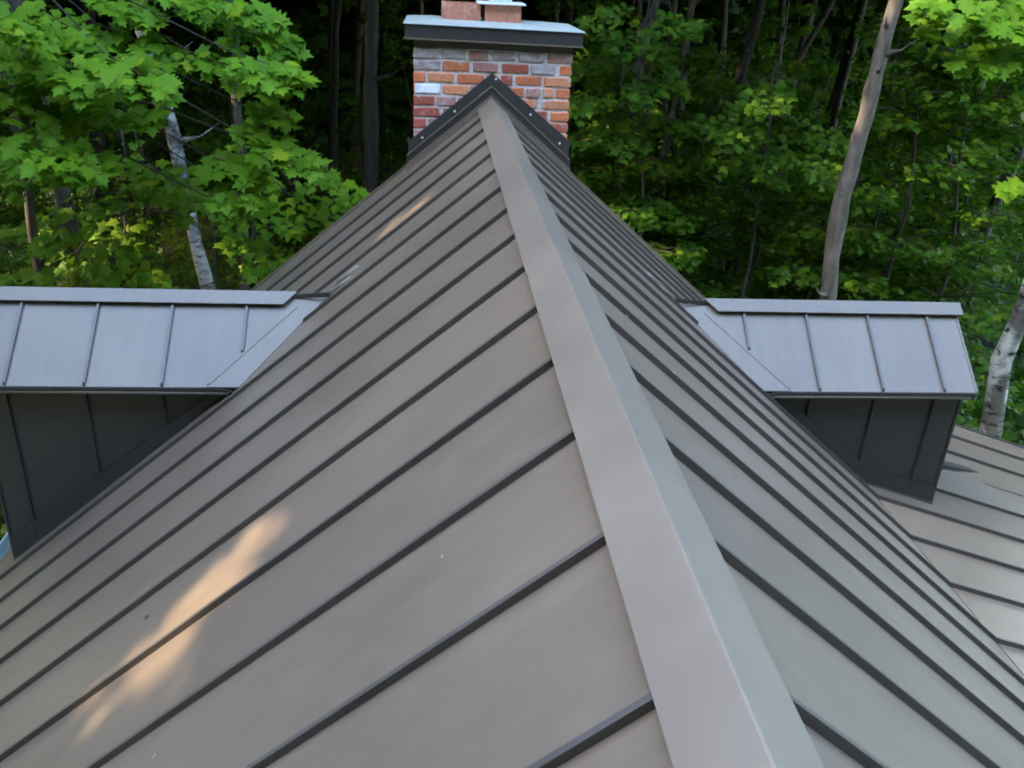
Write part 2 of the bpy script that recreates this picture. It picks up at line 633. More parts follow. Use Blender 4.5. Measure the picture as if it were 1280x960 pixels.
# --- walls of the house below the roof
WX0, WX1, WY0, WY1 = -2.75, 2.9, -2.8, 6.72
poly = [(WX0, WY0, GZ), (WX1, WY0, GZ), (WX1, WY0, -2.25), (2.2, WY0, -2.02), (0, WY0, -0.12), (WX0, WY0, -2.45)]
v, f = prism(poly, (0, WY1 - WY0, 0))
part("wall", (v, f), M['siding'])
for y in (-2.6, 0.3, 3.2, 6.1):
    part("porch_post", box(5.75, 5.89, y - .07, y + .07, GZ, z_pan(5.82) - .01), M['siding'])

# ------------------------------------------------------------------ dormers
def dz_top(y):
    return DZ - abs(DY - y) * T


def dz_pan(y):
    return dz_top(y) - 0.017 / CPT


def clip_poly(poly, fn):
    """keep the part of a polygon where fn(p) >= 0"""
    out = []
    for i in range(len(poly)):
        a, b = poly[i], poly[(i + 1) % len(poly)]
        fa, fb = fn(a), fn(b)
        if fa >= 0:
            out.append(a)
        if (fa >= 0) != (fb >= 0):
            t = fa / (fa - fb)
            out.append((a[0] + (b[0] - a[0]) * t, a[1] + (b[1] - a[1]) * t))
    return out


def dormer(s, xs, xend, xwall, cheek_x, label):
    d = empty_part("dormer", label)
    YE = DY - DH
    STRIP = 0.155
    for side in (-1, 1):                       # -1 near slope, +1 far slope
        fy = (lambda y: y) if side < 0 else (lambda y: 2 * DY - y)
        ed = [0.9] + list(xs) + [xend]
        for k, (a, b) in enumerate(zip(ed[:-1], ed[1:])):
            pl = clip_poly([(a, YE), (b, YE), (b, DY), (a, DY)], lambda p: p[0] - (valley_x(p[1]) + STRIP))
            if len(pl) < 3:
                continue
            v, f = prism([(s * x, fy(y), dz_pan(y)) for x, y in pl], (0, 0, -0.008))
            part("roof_panel", (v, f), M['metal_dormer'], d)
        for x in xs:                           # standing seams
            ylo = YE
            if x < valley_x(YE) + STRIP:
                ylo = DY - (x - DX - STRIP)
            pts0 = [(s * x - ST * 1.2, ylo, dz_pan(ylo) - .004), (s * x + ST * 1.2, ylo, dz_pan(ylo) - .004), (s * x + ST * 1.2, DY - .03, dz_pan(DY - .03) - .004), (s * x - ST * 1.2, DY - .03, dz_pan(DY - .03) - .004)]
            pts1 = [(s * x - ST * 1.3, ylo + .004, dz_top(ylo)), (s * x + ST * 1.3, ylo + .004, dz_top(ylo)), (s * x + ST * 1.3, DY - .03, dz_top(DY - .03)), (s * x - ST * 1.3, DY - .03, dz_top(DY - .03))]
            pts0 = [(a, fy(b), c) for a, b, c in pts0]
            pts1 = [(a, fy(b), c) for a, b, c in pts1]
            part("seam", hexa(pts0, pts1), M['metal_seam_shade'], d)
        # valley strip: lies just proud of the panels, its inner edge on the valley
        pl = [(valley_x(YE) - .005, YE), (valley_x(YE) + STRIP + .012, YE), (DX + STRIP + .012, DY), (DX - .005, DY)]
        v, f = prism([(s * x, fy(y), dz_pan(y) + .0035) for x, y in pl], (0, 0, -0.006))
        part("valley_strip", (v, f), M['metal_dormer'], d)
        pl = [(valley_x(YE) + STRIP - .004, YE + .01), (valley_x(YE) + STRIP + .012, YE + .01), (DX + STRIP + .012, DY - .05), (DX + STRIP - .004, DY - .05)]
        v, f = prism([(s * x, fy(y), dz_pan(y) + .008) for x, y in pl], (0, 0, -0.008))
        part("lock_fold", (v, f), M['metal_dormer'], d)
        # eave: drip edge and fascia with a rounded end at the valley
        ye = fy(YE)
        o = -1 if side < 0 else 1
        zE = dz_pan(YE)
        xv = valley_x(YE) + .02
        prof = [(s * (xv), zE - .030), (s * (xv + .02), zE - .016), (s * (xv + .06), zE - .006), (s * (xv + .12), zE - .003), (s * (xend - .004), zE - .003), (s * (xend - .004), zE - .018),
                (s * (xv + .12), zE - .018), (s * (xv + .06), zE - .021), (s * (xv + .02), zE - .031)]
        v, f = prism([(x, ye + o * .006, z) for x, z in prof], (0, -o * .02, 0))
        part("drip_edge", (v, f), M['metal_dark'], d)
        tz = zE - .034
        V, Fc = tube([(s * (xv + .035), ye - o * .004, tz - .002), (s * (xend - .03), ye - o * .004, tz)], [.011, .011], 8)
        part("edge_roll", (V, Fc), M['metal_dormer'], d, True)
        v, f = box(min(s * (xv + .06), s * (xend - .04)), max(s * (xv + .06), s * (xend - .04)), min(ye - o * .03, ye - o * .125), max(ye - o * .03, ye - o * .125), zE - .062, zE - .040)
        part("soffit", (v, f), M['metal_dark'], d)
        # rake edge at the gable end
        v, f = hexa([(s * (xend - .006), fy(YE), zE - .05), (s * (xend + .006), fy(YE), zE - .05), (s * (xend + .006), DY, dz_pan(DY) - .05), (s * (xend - .006), DY, dz_pan(DY) - .05)],
                    [(s * (xend - .006), fy(YE), zE + .006), (s * (xend + .006), fy(YE), zE + .006), (s * (xend + .006), DY, dz_pan(DY) + .006), (s * (xend - .006), DY, dz_pan(DY) + .006)])
        part("rake_edge", (v, f), M['metal_dormer'], d)
    # ridge cap
    cw = 0.066
    x0, x1 = DX + .155, xend + .028
    V = []
    lip = .012
    for x_top, x_bot in ((x0, x0 + .075), (x1, x1)):
        for (yy, zz, xx) in ((-cw, -cw * T + .016, x_bot), (-cw, -cw * T + .020, x_bot), (0, .020, x_top), (cw, -cw * T + .020, x_bot), (cw, -cw * T + .016, x_bot), (0, .016, x_top)):
            V.append((s * xx, DY + yy, DZ + zz))
    n = 6
    Fc = [(i, (i + 1) % n, n + (i + 1) % n, n + i) for i in range(n)] + [(0, 5, 2, 1), (5, 4, 3, 2), (6, 7, 8, 11), (8, 9, 10, 11)]
    part("ridge_cap", (V, Fc), M['metal_dormer'], d)
    # saddle at the head of the valleys: turned-up edge, small folded tabs
    zz = dz_pan(DY)
    v, f = hexa([(s * (DX - .03), DY - .03, z_pan(s * (DX - .03)) + .0), (s * (x0 + .04), DY - .005, zz), (s * (x0 + .04), DY + .006, zz), (s * (DX - .03), DY - .018, z_pan(s * (DX - .03)))],
                [(s * (DX - .03), DY - .03, z_pan(s * (DX - .03)) + .028), (s * (x0 + .04), DY - .005, zz + .02), (s * (x0 + .04), DY + .006, zz + .02), (s * (DX - .03), DY - .018, z_pan(s * (DX - .03)) + .028)])
    part("saddle_fold", (v, f), M['metal_dark'], d)
    for (xa, xb, ya, yb, hh) in ((.90, DX - .02, 4.93, 4.885, .03), (.86, .99, 5.05, 5.0, .026)):
        za, zb = z_pan(s * xa), z_pan(s * xb)
        v, f = hexa([(s * xa, ya, za), (s * xb, yb, zb), (s * xb, yb + .012, zb), (s * xa, ya + .008, za)],
                    [(s * xa, ya + .01, za + .008), (s * xb, yb + .004, zb + hh), (s * xb, yb + .016, zb + hh), (s * xa, ya + .018, za + .008)])
        part("folded_tab", (v, f), M['metal_dormer'], d)
    # body: both cheeks and the gable end in one shell
    YW = DY - .35
    ztop = dz_pan(YE) - .05
    xi = -ztop / T
    base = [(xi, ztop)]
    if s > 0:
        base += [(XB, z_pan(XB) - .01), (xwall, z_pan(xwall) - .01)]
    else:
        base += [(xwall, z_pan(-xwall) - .01)]
    pl = base + [(xwall, ztop)]
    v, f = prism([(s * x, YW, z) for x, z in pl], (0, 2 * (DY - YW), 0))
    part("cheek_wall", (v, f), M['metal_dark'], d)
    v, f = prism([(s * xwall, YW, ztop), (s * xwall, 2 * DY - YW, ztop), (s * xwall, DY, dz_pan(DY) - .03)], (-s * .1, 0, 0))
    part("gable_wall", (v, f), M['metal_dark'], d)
    # gable window on the outer wall
    wx = s * (xwall + .012)
    zb_ = z_pan(s * xwall) + .2
    fr = [box(min(wx - .012, wx + .012), max(wx - .012, wx + .012), DY - .27, DY + .27, zb_, zb_ + .05), box(wx - .012, wx + .012, DY - .27, DY + .27, ztop - .05, ztop),
          box(wx - .012, wx + .012, DY - .27, DY - .22, zb_ + .05, ztop - .05), box(wx - .012, wx + .012, DY + .22, DY + .27, zb_ + .05, ztop - .05)]
    part("window_frame", join(fr), M['whitemetal'], d)
    part("window_pane", box(wx - .008, wx + .002, DY - .22, DY + .22, zb_ + .05, ztop - .05), M['glass'], d)
    for x in cheek_x:                          # vertical standing seams on the cheek
        zb_ = z_top(s * x) + .02
        for yy, sg in ((YW, -1), (2 * DY - YW, 1)):
            part("cheek_seam", box(s * x - .005, s * x + .005, min(yy, yy + sg * .018), max(yy, yy + sg * .018), zb_, ztop - .004), M['metal_dark'], d)
    # corner board
    for yy, sg in ((YW, -1), (2 * DY - YW, 1)):
        part("corner_fold", box(min(s * (xwall - .004), s * (xwall + .010)), max(s * (xwall - .004), s * (xwall + .010)), min(yy + sg * .008, yy - sg * .04), max(yy + sg * .008, yy - sg * .04), z_pan(s * xwall), ztop - .002), M['metal_dark'], d)
        # base flashing along the cheek: upright leg and flange on the roof
        pb = [(xi - .04, -(xi - .04) * T - .02)] + ([(XB, z_pan(XB)), (xwall, z_pan(xwall))] if s > 0 else [(xwall, z_pan(-xwall))])
        hgt = .115
        up = [(x, z + hgt / (CPT if (x < XB - .01 or s < 0) else 1.05) * (.35 if i == 0 else 1)) for i, (x, z) in enumerate(pb)]
        v, f = prism([(s * x, yy + sg * .004, z) for x, z in pb] + [(s * x, yy + sg * .004, z) for x, z in reversed(up)], (0, sg * .012, 0))
        part("base_flashing", (v, f), M['metal_dark'], d)
        fl = []
        for (x, z) in pb:
            fl.append((x, z))
        V = [(s * x, yy + sg * .006, z + .012) for x, z in fl] + [(s * x, yy + sg * .030, z + .006) for x, z in fl] + [(s * x, yy + sg * .006, z - .004) for x, z in fl] + [(s * x, yy + sg * .030, z - .004) for x, z in fl]
        n = len(fl)
        Fc = []
        for i in range(n - 1):
            Fc += [(i, i + 1, n + i + 1, n + i), (2 * n + i, 3 * n + i, 3 * n + i + 1, 2 * n + i + 1), (n + i, n + i + 1, 3 * n + i + 1, 3 * n + i), (i, 2 * n + i, 2 * n + i + 1, i + 1)]
        Fc += [(0, n, 3 * n, 2 * n), (n - 1, 3 * n - 1, 4 * n - 1, 2 * n - 1)]
        part("flashing_flange", (V, Fc), M['metal_dark'], d)
    return d


def glass_mat():
    m, N, L, B = new_mat('window_glass')
    B.inputs["Base Color"].default_value = (0.02, 0.025, 0.03, 1)
    B.inputs["Roughness"].default_value = 0.06
    return m


M['glass'] = glass_mat()
dormer(-1, [1.482, 1.893, 2.300, 2.710], 3.02, 2.905, [1.920, 2.332, 2.752], "left dormer with pale sky-lit metal roof running out of the frame")
dormer(1, [1.440, 1.828, 2.215, 2.594], 2.795, 2.765, [1.820, 2.222, 2.600], "right dormer with pale sky-lit metal roof standing on the porch roof")

# ------------------------------------------------------------------ chimney
CX0, CX1, CY0, CY1 = -0.577, 0.592, 6.85, 7.62
CTOP = 0.335
chim = empty_part("chimney", "square red brick chimney with dark metal cap and two flue tiles")
core = part("mortar_core", box(CX0 + .010, CX1 - .010, CY0 + .010, CY1 - .010, GZ, CTOP - .004), M['mortar'], chim)
CH = 0.0826
JT = 0.019
rows = {  # front courses from the top; spans in 0..1 of the face width, colour key
    0: [(0, .16, 'g'), (.18, .33, 'g'), (.35, .47, 'p'), (.49, .64, 'g'), (.66, .82, 'g'), (.84, 1, 'p')],
    1: [(0, .168, 'g'), (.182, .352, 'o'), (.375, .530, 'p'), (.556, .724, 'r'), (.738, .895, 'g'), (.926, 1, 'o')],
    2: [(0, .077, 'o'), (.095, .257, 'l'), (.275, .446, 'o'), (.465, .53, 'o'), (.551, .626, 'r'), (.647, .811, 'o'), (.828, 1, 'l')],
    3: [(.008, .168, 'w'), (.187, .348, 'l'), (.362, .50, 'p'), (.52, .62, 'r'), (.628, .701, 'o'), (.72, .802, 'p'), (.826, .892, 'l'), (.908, 1, 'o')],
    4: [(0, .135, 'r'), (.150, .268, 'p'), (.285, .40, 'p'), (.42, .67, 'r'), (.690, .790, 'l'), (.822, 1, 'l')],
    5: [(0, .165, 'r'), (.190, .30, 'p'), (.32, .49, 'o'), (.51, .74, 'r'), (.775, .86, 'r'), (.885, 1, 'o')],
    6: [(0, .080, 'r'), (.098, .25, 'p'), (.27, .43, 'r'), (.45, .61, 'o'), (.63, .82, 'r'), (.84, 1, 'r')],
    7: [(0, .16, 'p'), (.18, .34, 'r'), (.36, .52, 'o'), (.54, .70, 'r'), (.72, .87, 'r'), (.89, 1, 'l')],
    8: [(0, .08, 'r'), (.10, .26, 'o'), (.28, .44, 'r'), (.46, .62, 'r'), (.64, .80, 'p'), (.82, 1, 'r')],
    9: [(0, .16, 'o'), (.18, .34, 'r'), (.36, .52, 'r'), (.54, .70, 'p'), (.72, .87, 'r'), (.89, 1, 'o')],
}
brick_cache = {}


def brick(cx, cy, cz, lx, ly, lz, key, rz=0):
    kk = (round(lx, 2), round(ly, 2), key, random.randrange(2))
    if kk not in brick_cache:
        v, f = box(-lx / 2, lx / 2, -ly / 2, ly / 2, -lz / 2, lz / 2)
        v = [(x + random.uniform(-.003, .003), y + random.uniform(-.002, .002), z + random.uniform(-.003, .003)) for x, y, z in v]
        me = mesh("brick", v, f, M['b' + key])
        bevel(me, .005)
        brick_cache[kk] = me
    o = obj("brick", brick_cache[kk], chim)
    o.location = (cx, cy + random.uniform(-.004, .002), cz + random.uniform(-.0015, .0015))
    o.rotation_euler = (0, random.uniform(-.008, .008), rz)
    return o


W = CX1 - CX0
for r_, spans in rows.items():
    zt = CTOP - r_ * CH
    for a, b, k in spans:
        x0, x1 = CX0 + a * W, CX0 + b * W
        if r_ > 0:
            pass
        brick((x0 + x1) / 2, CY0 + .05, zt - CH / 2, x1 - x0, .10, CH - JT, k)
    # back and side faces: running bond
    off = .5 if r_ % 2 else 0.0
    ks = ['o', 'r', 'r', 'l', 'p', 'o']
    y = CY0 + .112
    first = True
    while y < CY1 - .03:
        ln = min(.105 if (first and off) else .215, CY1 - y)
        for xs_ in (CX0 + .05, CX1 - .05):
            brick(xs_, y + ln / 2 - .004, zt - CH / 2, .10, ln - .019, CH - JT, random.choice(ks))
        first = False
        y += ln
    x = CX0 + .112
    first = True
    while x < CX1 - .15:
        ln = min(.105 if (first and not off) else .215, CX1 - .112 - x)
        brick(x + ln / 2, CY1 - .05, zt - CH / 2, ln - .019, .10, CH - JT, random.choice(ks))
        first = False
        x += ln


def tilt(vf, k=-0.0085):
    return [(x, y, z + x * k) for x, y, z in [tuple(v) for v in vf[0]]], vf[1]


ov = .058
part("cap_apron", tilt(box(CX0 - ov, CX1 + ov, CY0 - ov, CY1 + ov, .392, .486)), M['metal_dark'], chim)
V, Fc = box(CX0 - ov - .006, CX1 + ov + .006, CY0 - ov - .006, CY1 + ov + .006, .384, .394)
part("apron_hem", tilt((V, Fc)), M['metal'], chim)
part("neck_shade_band", tilt(box(CX0 + .004, CX1 - .004, CY0 + .004, CY1 - .004, CTOP - .003, .387)), M['siding'], chim)  # dark band set flush below the apron to stand for recess shade
# sloping cap top
e = ov + .012
t0 = [(CX0 - e, CY0 - e, .487), (CX1 + e, CY0 - e, .487), (CX1 + e, CY1 + e, .487), (CX0 - e, CY1 + e, .487)]
t1 = [(CX0 - e + .004, CY0 - e + .004, .494), (CX1 + e - .004, CY0 - e + .004, .494), (CX1 + e - .004, CY1 + e - .004, .494), (CX0 - e + .004, CY1 + e - .004, .494)]
t2 = [(CX0 + .10, CY0 + .14, .512), (CX1 - .18, CY0 + .14, .512), (CX1 - .18, CY1 - .14, .512), (CX0 + .10, CY1 - .14, .512)]
V = t0 + t1 + t2
Fc = [(0, 3, 2, 1), (8, 9, 10, 11)] + [(i, (i + 1) % 4, 4 + (i + 1) % 4, 4 + i) for i in range(4)] + [(4 + i, 4 + (i + 1) % 4, 8 + (i + 1) % 4, 8 + i) for i in range(4)]
part("cap_top", tilt((V, Fc)), M['capstone'], chim)


def flue(x0, x1, y0, y1, z0, z1):
    w = .03
    out = box(x0, x1, y0, y1, z0, z1)
    V = list(out[0]) + [(x0 + w, y0 + w, z1), (x1 - w, y0 + w, z1), (x1 - w, y1 - w, z1), (x0 + w, y1 - w, z1), (x0 + w, y0 + w, z0 + .02), (x1 - w, y0 + w, z0 + .02), (x1 - w, y1 - w, z0 + .02), (x0 + w, y1 - w, z0 + .02)]
    Fc = [(0, 3, 2, 1), (0, 1, 5, 4), (1, 2, 6, 5), (2, 3, 7, 6), (3, 0, 4, 7)]
    for i in range(4):
        j = (i + 1) % 4
        Fc.append((4 + i, 4 + j, 8 + j, 8 + i))
        Fc.append((8 + i, 8 + j, 12 + j, 12 + i))
    Fc.append((12, 13, 14, 15))
    return V, Fc


part("flue_tile", flue(-.372, -.084, 7.10, 7.38, .50, .628), M['terracotta'], chim)
part("flue_tile", flue(-.052, .218, 7.10, 7.38, .50, .628), M['terracotta'], chim)
part("flue_cover", box(-.108, .248, 7.06, 7.42, .632, .642), M['whitemetal'], chim)
V, Fc = tube([(.07, 7.24, .642), (.07, 7.24, .80)], [.088, .088], 20)
part("flue_pipe", (V, Fc), M['whitemetal'], chim, True)
V, Fc = tube([(.07, 7.24, .80), (.07, 7.24, .83), (.07, 7.24, .88)], [.15, .15, .02], 20)
part("pipe_cap", (V, Fc), M['whitemetal'], chim)
# chevron flashing where the ridge dies into the chimney
hx = .625
up_ = .178
chev = [(-hx, -hx * T - .06), (-hx, -hx * T + .175), (0, up_), (hx, -hx * T + .215), (hx, -hx * T - .06), (0, -.06)]
v, f = prism([(x, CY0 - .014, z) for x, z in chev], (0, -.006, 0))
part("step_flashing", (v, f), M['metal_dark'], chim)
for s in (-1, 1):
    # hem and sloping apron at the foot of the flashing
    for (dz0, dz1, y0, y1, m_) in ((.078, .090, CY0 - .036, CY0 - .021, 'metal'), (.020, .076, CY0 - .030, CY0 - .021, 'metal_dark'), (.008, .022, CY0 - .050, CY0 - .021, 'metal'), (-.05, .004, CY0 - .095, CY0 - .021, 'metal')):
        v, f = hexa([(0, y0, dz0), (s * hx, y0, -hx * T + dz0), (s * hx, y1, -hx * T + dz0), (0, y1, dz0)], [(0, y0, dz1), (s * hx, y0, -hx * T + dz1), (s * hx, y1, -hx * T + dz1), (0, y1, dz1)])
        part("flashing_fold", (v, f), M[m_], chim)
    # side leg wrapping the chimney corner
    v, f = hexa([(s * (hx - .012), CY0 - .02, -hx * T), (s * hx, CY0 - .02, -hx * T), (s * hx, CY0 + .12, -hx * T), (s * (hx - .012), CY0 + .12, -hx * T)],
                [(s * (hx - .012), CY0 - .02, -hx * T + .19), (s * hx, CY0 - .02, -hx * T + .19), (s * hx, CY0 + .12, -hx * T + .19), (s * (hx - .012), CY0 + .12, -hx * T + .19)])
    part("side_flashing", (v, f), M['metal_dark'], chim)
for (x, z) in ((.03, .135), (-.27, -.105), (-.51, -.305), (.30, -.11), (.535, -.315)):
    V, Fc = tube([(x, CY0 - .020, z), (x, CY0 - .027, z)], [.0085, .0065], 10)
    part("screw", (V, Fc), M['screw'], chim)

# ------------------------------------------------------------------ leaves
def tri_fan(outline, center):
    V = [center] + outline
    n = len(outline)
    return np.array(V, float), [(0, 1 + i, 1 + (i + 1) % n) for i in range(n)]


half = [(.17, -.10), (.45, -.05), (.35, .13), (.66, .36), (.42, .42), (.26, .48), (.33, .70), (.15, .71)]
out = [(0, 0)] + half + [(0, 1.03)] + [(-x, y) for x, y in reversed(half)]
HI = tri_fan([(x, y - .1, -.16 * abs(x) - .10 * max(0, y - .4) ** 2) for x, y in out], (0, .22, 0.02))
half = [(.40, -.05), (.30, .15), (.60, .38), (.28, .50)]
out = [(0, 0)] + half + [(0, 1.0)] + [(-x, y) for x, y in reversed(half)]
MID = tri_fan([(x, y - .1, -.16 * abs(x)) for x, y in out], (0, .25, 0.02))
LO = (np.array([(0, -.1, 0), (.42, .25, -.08), (0, .9, 0), (-.42, .25, -.08)], float), [(0, 1, 2), (0, 2, 3)])
CLUMP = (np.array([(0, 0, 0), (.5, .1, -.05), (.3, .45, .04), (.55, .8, -.05), (.05, .7, .03), (-.3, .95, -.06), (-.25, .5, .04), (-.6, .35, -.05)], float),
         [(0, 1, 2), (0, 2, 4), (2, 3, 4), (0, 4, 6), (4, 5, 6), (0, 6, 7)])


def basis(nrm, tip):
    nrm = nrm / np.linalg.norm(nrm, axis=1, keepdims=True)
    tip = tip - (tip * nrm).sum(1, keepdims=True) * nrm
    tip = tip / (np.linalg.norm(tip, axis=1, keepdims=True) + 1e-9)
    return np.cross(tip, nrm), tip, nrm


def leaf_mesh(name, pos, nrm, tip, size, tmpl, mat):
    ax, ay, az = basis(nrm, tip)
    tv, tf = tmpl
    n, k = len(pos), len(tv)
    V = pos[:, None, :] + size[:, None, None] * (tv[None, :, 0, None] * ax[:, None, :] + tv[None, :, 1, None] * ay[:, None, :] + tv[None, :, 2, None] * az[:, None, :])
    V = V.reshape(-1, 3)
    tfa = np.array(tf, np.int32)
    Fa = (np.arange(n, dtype=np.int32)[:, None, None] * k + tfa[None]).reshape(-1)
    me = bpy.data.meshes.new(name)
    me.vertices.add(len(V))
    me.vertices.foreach_set("co", V.astype(np.float32).ravel())
    me.loops.add(len(Fa))
    me.loops.foreach_set("vertex_index", Fa)
    np_ = len(Fa) // 3
    me.polygons.add(np_)
    me.polygons.foreach_set("loop_start", np.arange(0, len(Fa), 3, dtype=np.int32))
    me.polygons.foreach_set("loop_total", np.full(np_, 3, np.int32))
    me.materials.append(mat)
    me.update(calc_edges=True)
    return me


# sun fleck targets; crown leaves on the sun line are cut away: (x, y, z, radius)
SUNV = np.array(SUN)
FLECKS = [(-.40, 5.40, -.33, .07), (-.50, 5.40, -.42, .10), (-.60, 5.36, -.50, .11), (-.70, 5.32, -.58, .10), (-.80, 5.28, -.67, .06), (-.62, 5.12, -.52, .03),
          (-.98, 2.60, -.82, .046), (-1.05, 2.50, -.88, .046), (-.95, 2.75, -.79, .03), (-1.25, 2.45, -1.04, .04), (-1.38, 2.3, -1.15, .03), (-1.5, 2.15, -1.25, .046), (-1.2, 1.9, -1.0, .04), (-1.09, 2.58, -.91, .03), (-1.13, 2.42, -.94, .03), (-1.20, 2.34, -1.00, .02), (-1.18, 2.60, -.98, .02), (-1.22, 2.18, -1.02, .03), (-1.28, 2.08, -1.07, .046), (-1.34, 2.14, -1.12, .03), (-1.36, 1.96, -1.13, .04), (-1.10, 2.18, -.92, .02), (-1.45, 1.98, -1.2, .03),
          (-.58, 2.02, -.48, .015), (-.2, 7.1, .57, .05),
          (4.88, 11, -.35, .10), (4.86, 11, -.55, .10), (4.86, 11, -.75, .08),
          (3.42, 15, -2.3, .15), (3.45, 15, -1.8, .15), (3.5, 15, -1.2, .15), (3.36, 15, -3.2, .12), (9.08, 16, -3.4, .15), (9.08, 16, -4.0, .15), (8.9, 16, -2.7, .12),
          (-3.6, 8.9, -1.95, .20), (-3.75, 8.9, -1.8, .16), (-3.3, 8.9, -2.05, .14), (-4.35, 8.9, -1.12, .20), (-4.5, 8.9, -1.3, .2), (-3.30, 11, -1.9, .10), (-3.35, 11, -2.4, .10),
          (5.15, 8, -.8, .15), (4.7, 8, .5, .12)]
rf = random.Random(8)
for _ in range(55):
    y = rf.uniform(10, 26)
    fx, fz = rf.uniform(-.45, .75) * (y + 2), rf.uniform(-5.2, .5)
    FLECKS.append((fx, y, fz, rf.uniform(.08, .2)))
FL = np.array(FLECKS)


def sun_gaps(pos, size):
    keep = np.ones(len(pos), bool)
    for x, y, z, r in FL:
        d = pos - np.array((x, y, z))
        t = d @ SUNV
        q = np.linalg.norm(d - t[:, None] * SUNV, axis=1)
        keep &= ~((t > .35) & (q < r + size * (.62 if r > .045 else .44)))
    return keep


def clumps_crown(c, rad, n_clump, per, csize, lsize, seed, mat, tmpl=None, gaps=True, flat=.55, name="crown"):
    """an open crown: leaf clumps spread through an ellipsoid, gaps between them"""
    r = np.random.default_rng(seed)
    u = r.normal(size=(n_clump, 3))
    u /= np.linalg.norm(u, axis=1, keepdims=True)
    rr = r.uniform(.25, 1.0, (n_clump, 1)) ** .6
    cc = np.array(c) + u * rr * np.array(rad)
    pos = np.repeat(cc, per, 0) + r.normal(size=(n_clump * per, 3)) * csize * np.array((1, 1, flat))
    out_ = pos - np.array(c)
    out_ /= np.linalg.norm(out_, axis=1, keepdims=True) + 1e-6
    nrm = out_ * .5 + np.array((0, 0, .8)) + r.normal(size=pos.shape) * .45
    tip = out_ * .6 + np.array((0, 0, -.5)) + r.normal(size=pos.shape) * .5
    size = lsize * r.uniform(.6, 1.3, len(pos))
    if gaps:
        k = sun_gaps(pos, size)
        pos, nrm, tip, size = pos[k], nrm[k], tip[k], size[k]
    return leaf_mesh(name, pos, nrm, tip, size, tmpl or CLUMP, mat)


def trunk_geo(pts, r0, r1, seg=10, limbs=(), seed=0, wob=.10):
    """tapered trunk through points, subdivided with a slight waver, plus limbs (start fraction, dir, length)"""
    rs = random.Random(seed)
    P = [Vector(p) for p in pts]
    fine = []
    for a, b in zip(P[:-1], P[1:]):
        n = max(2, int((b - a).length / .45))
        for k in range(n):
            fine.append(a.lerp(b, k / n))
    fine.append(P[-1])
    tot = len(fine)
    rad = []
    for i in range(tot):
        t = i / (tot - 1)
        rr = r0 * (1 - t) + r1 * t
        if i == 0:
            rr *= 1.5
        elif i == 1:
            rr *= 1.15
        rad.append(rr * (1 + rs.uniform(-.10, .10)))
        if 0 < i < tot - 1:
            fine[i] = fine[i] + Vector((rs.uniform(-.02, .02), rs.uniform(-.02, .02), 0))
    parts = [tube(fine, rad, seg, wob, rs)]
    return parts, fine, rad


def limb(start, d, ln, r, rs, seg=6):
    p = Vector(start)
    d = Vector(d).normalized()
    pts, rad = [p.copy()], [r]
    n = 5
    for k in range(n):
        d = (d + Vector((rs.uniform(-.18, .18), rs.uniform(-.18, .18), rs.uniform(-.05, .16)))).normalized()
        p = p + d * ln / n
        pts.append(p.copy())
        rad.append(r * (1 - (k + 1) / n * .8))
    return tube(pts, rad, seg, .05, rs)


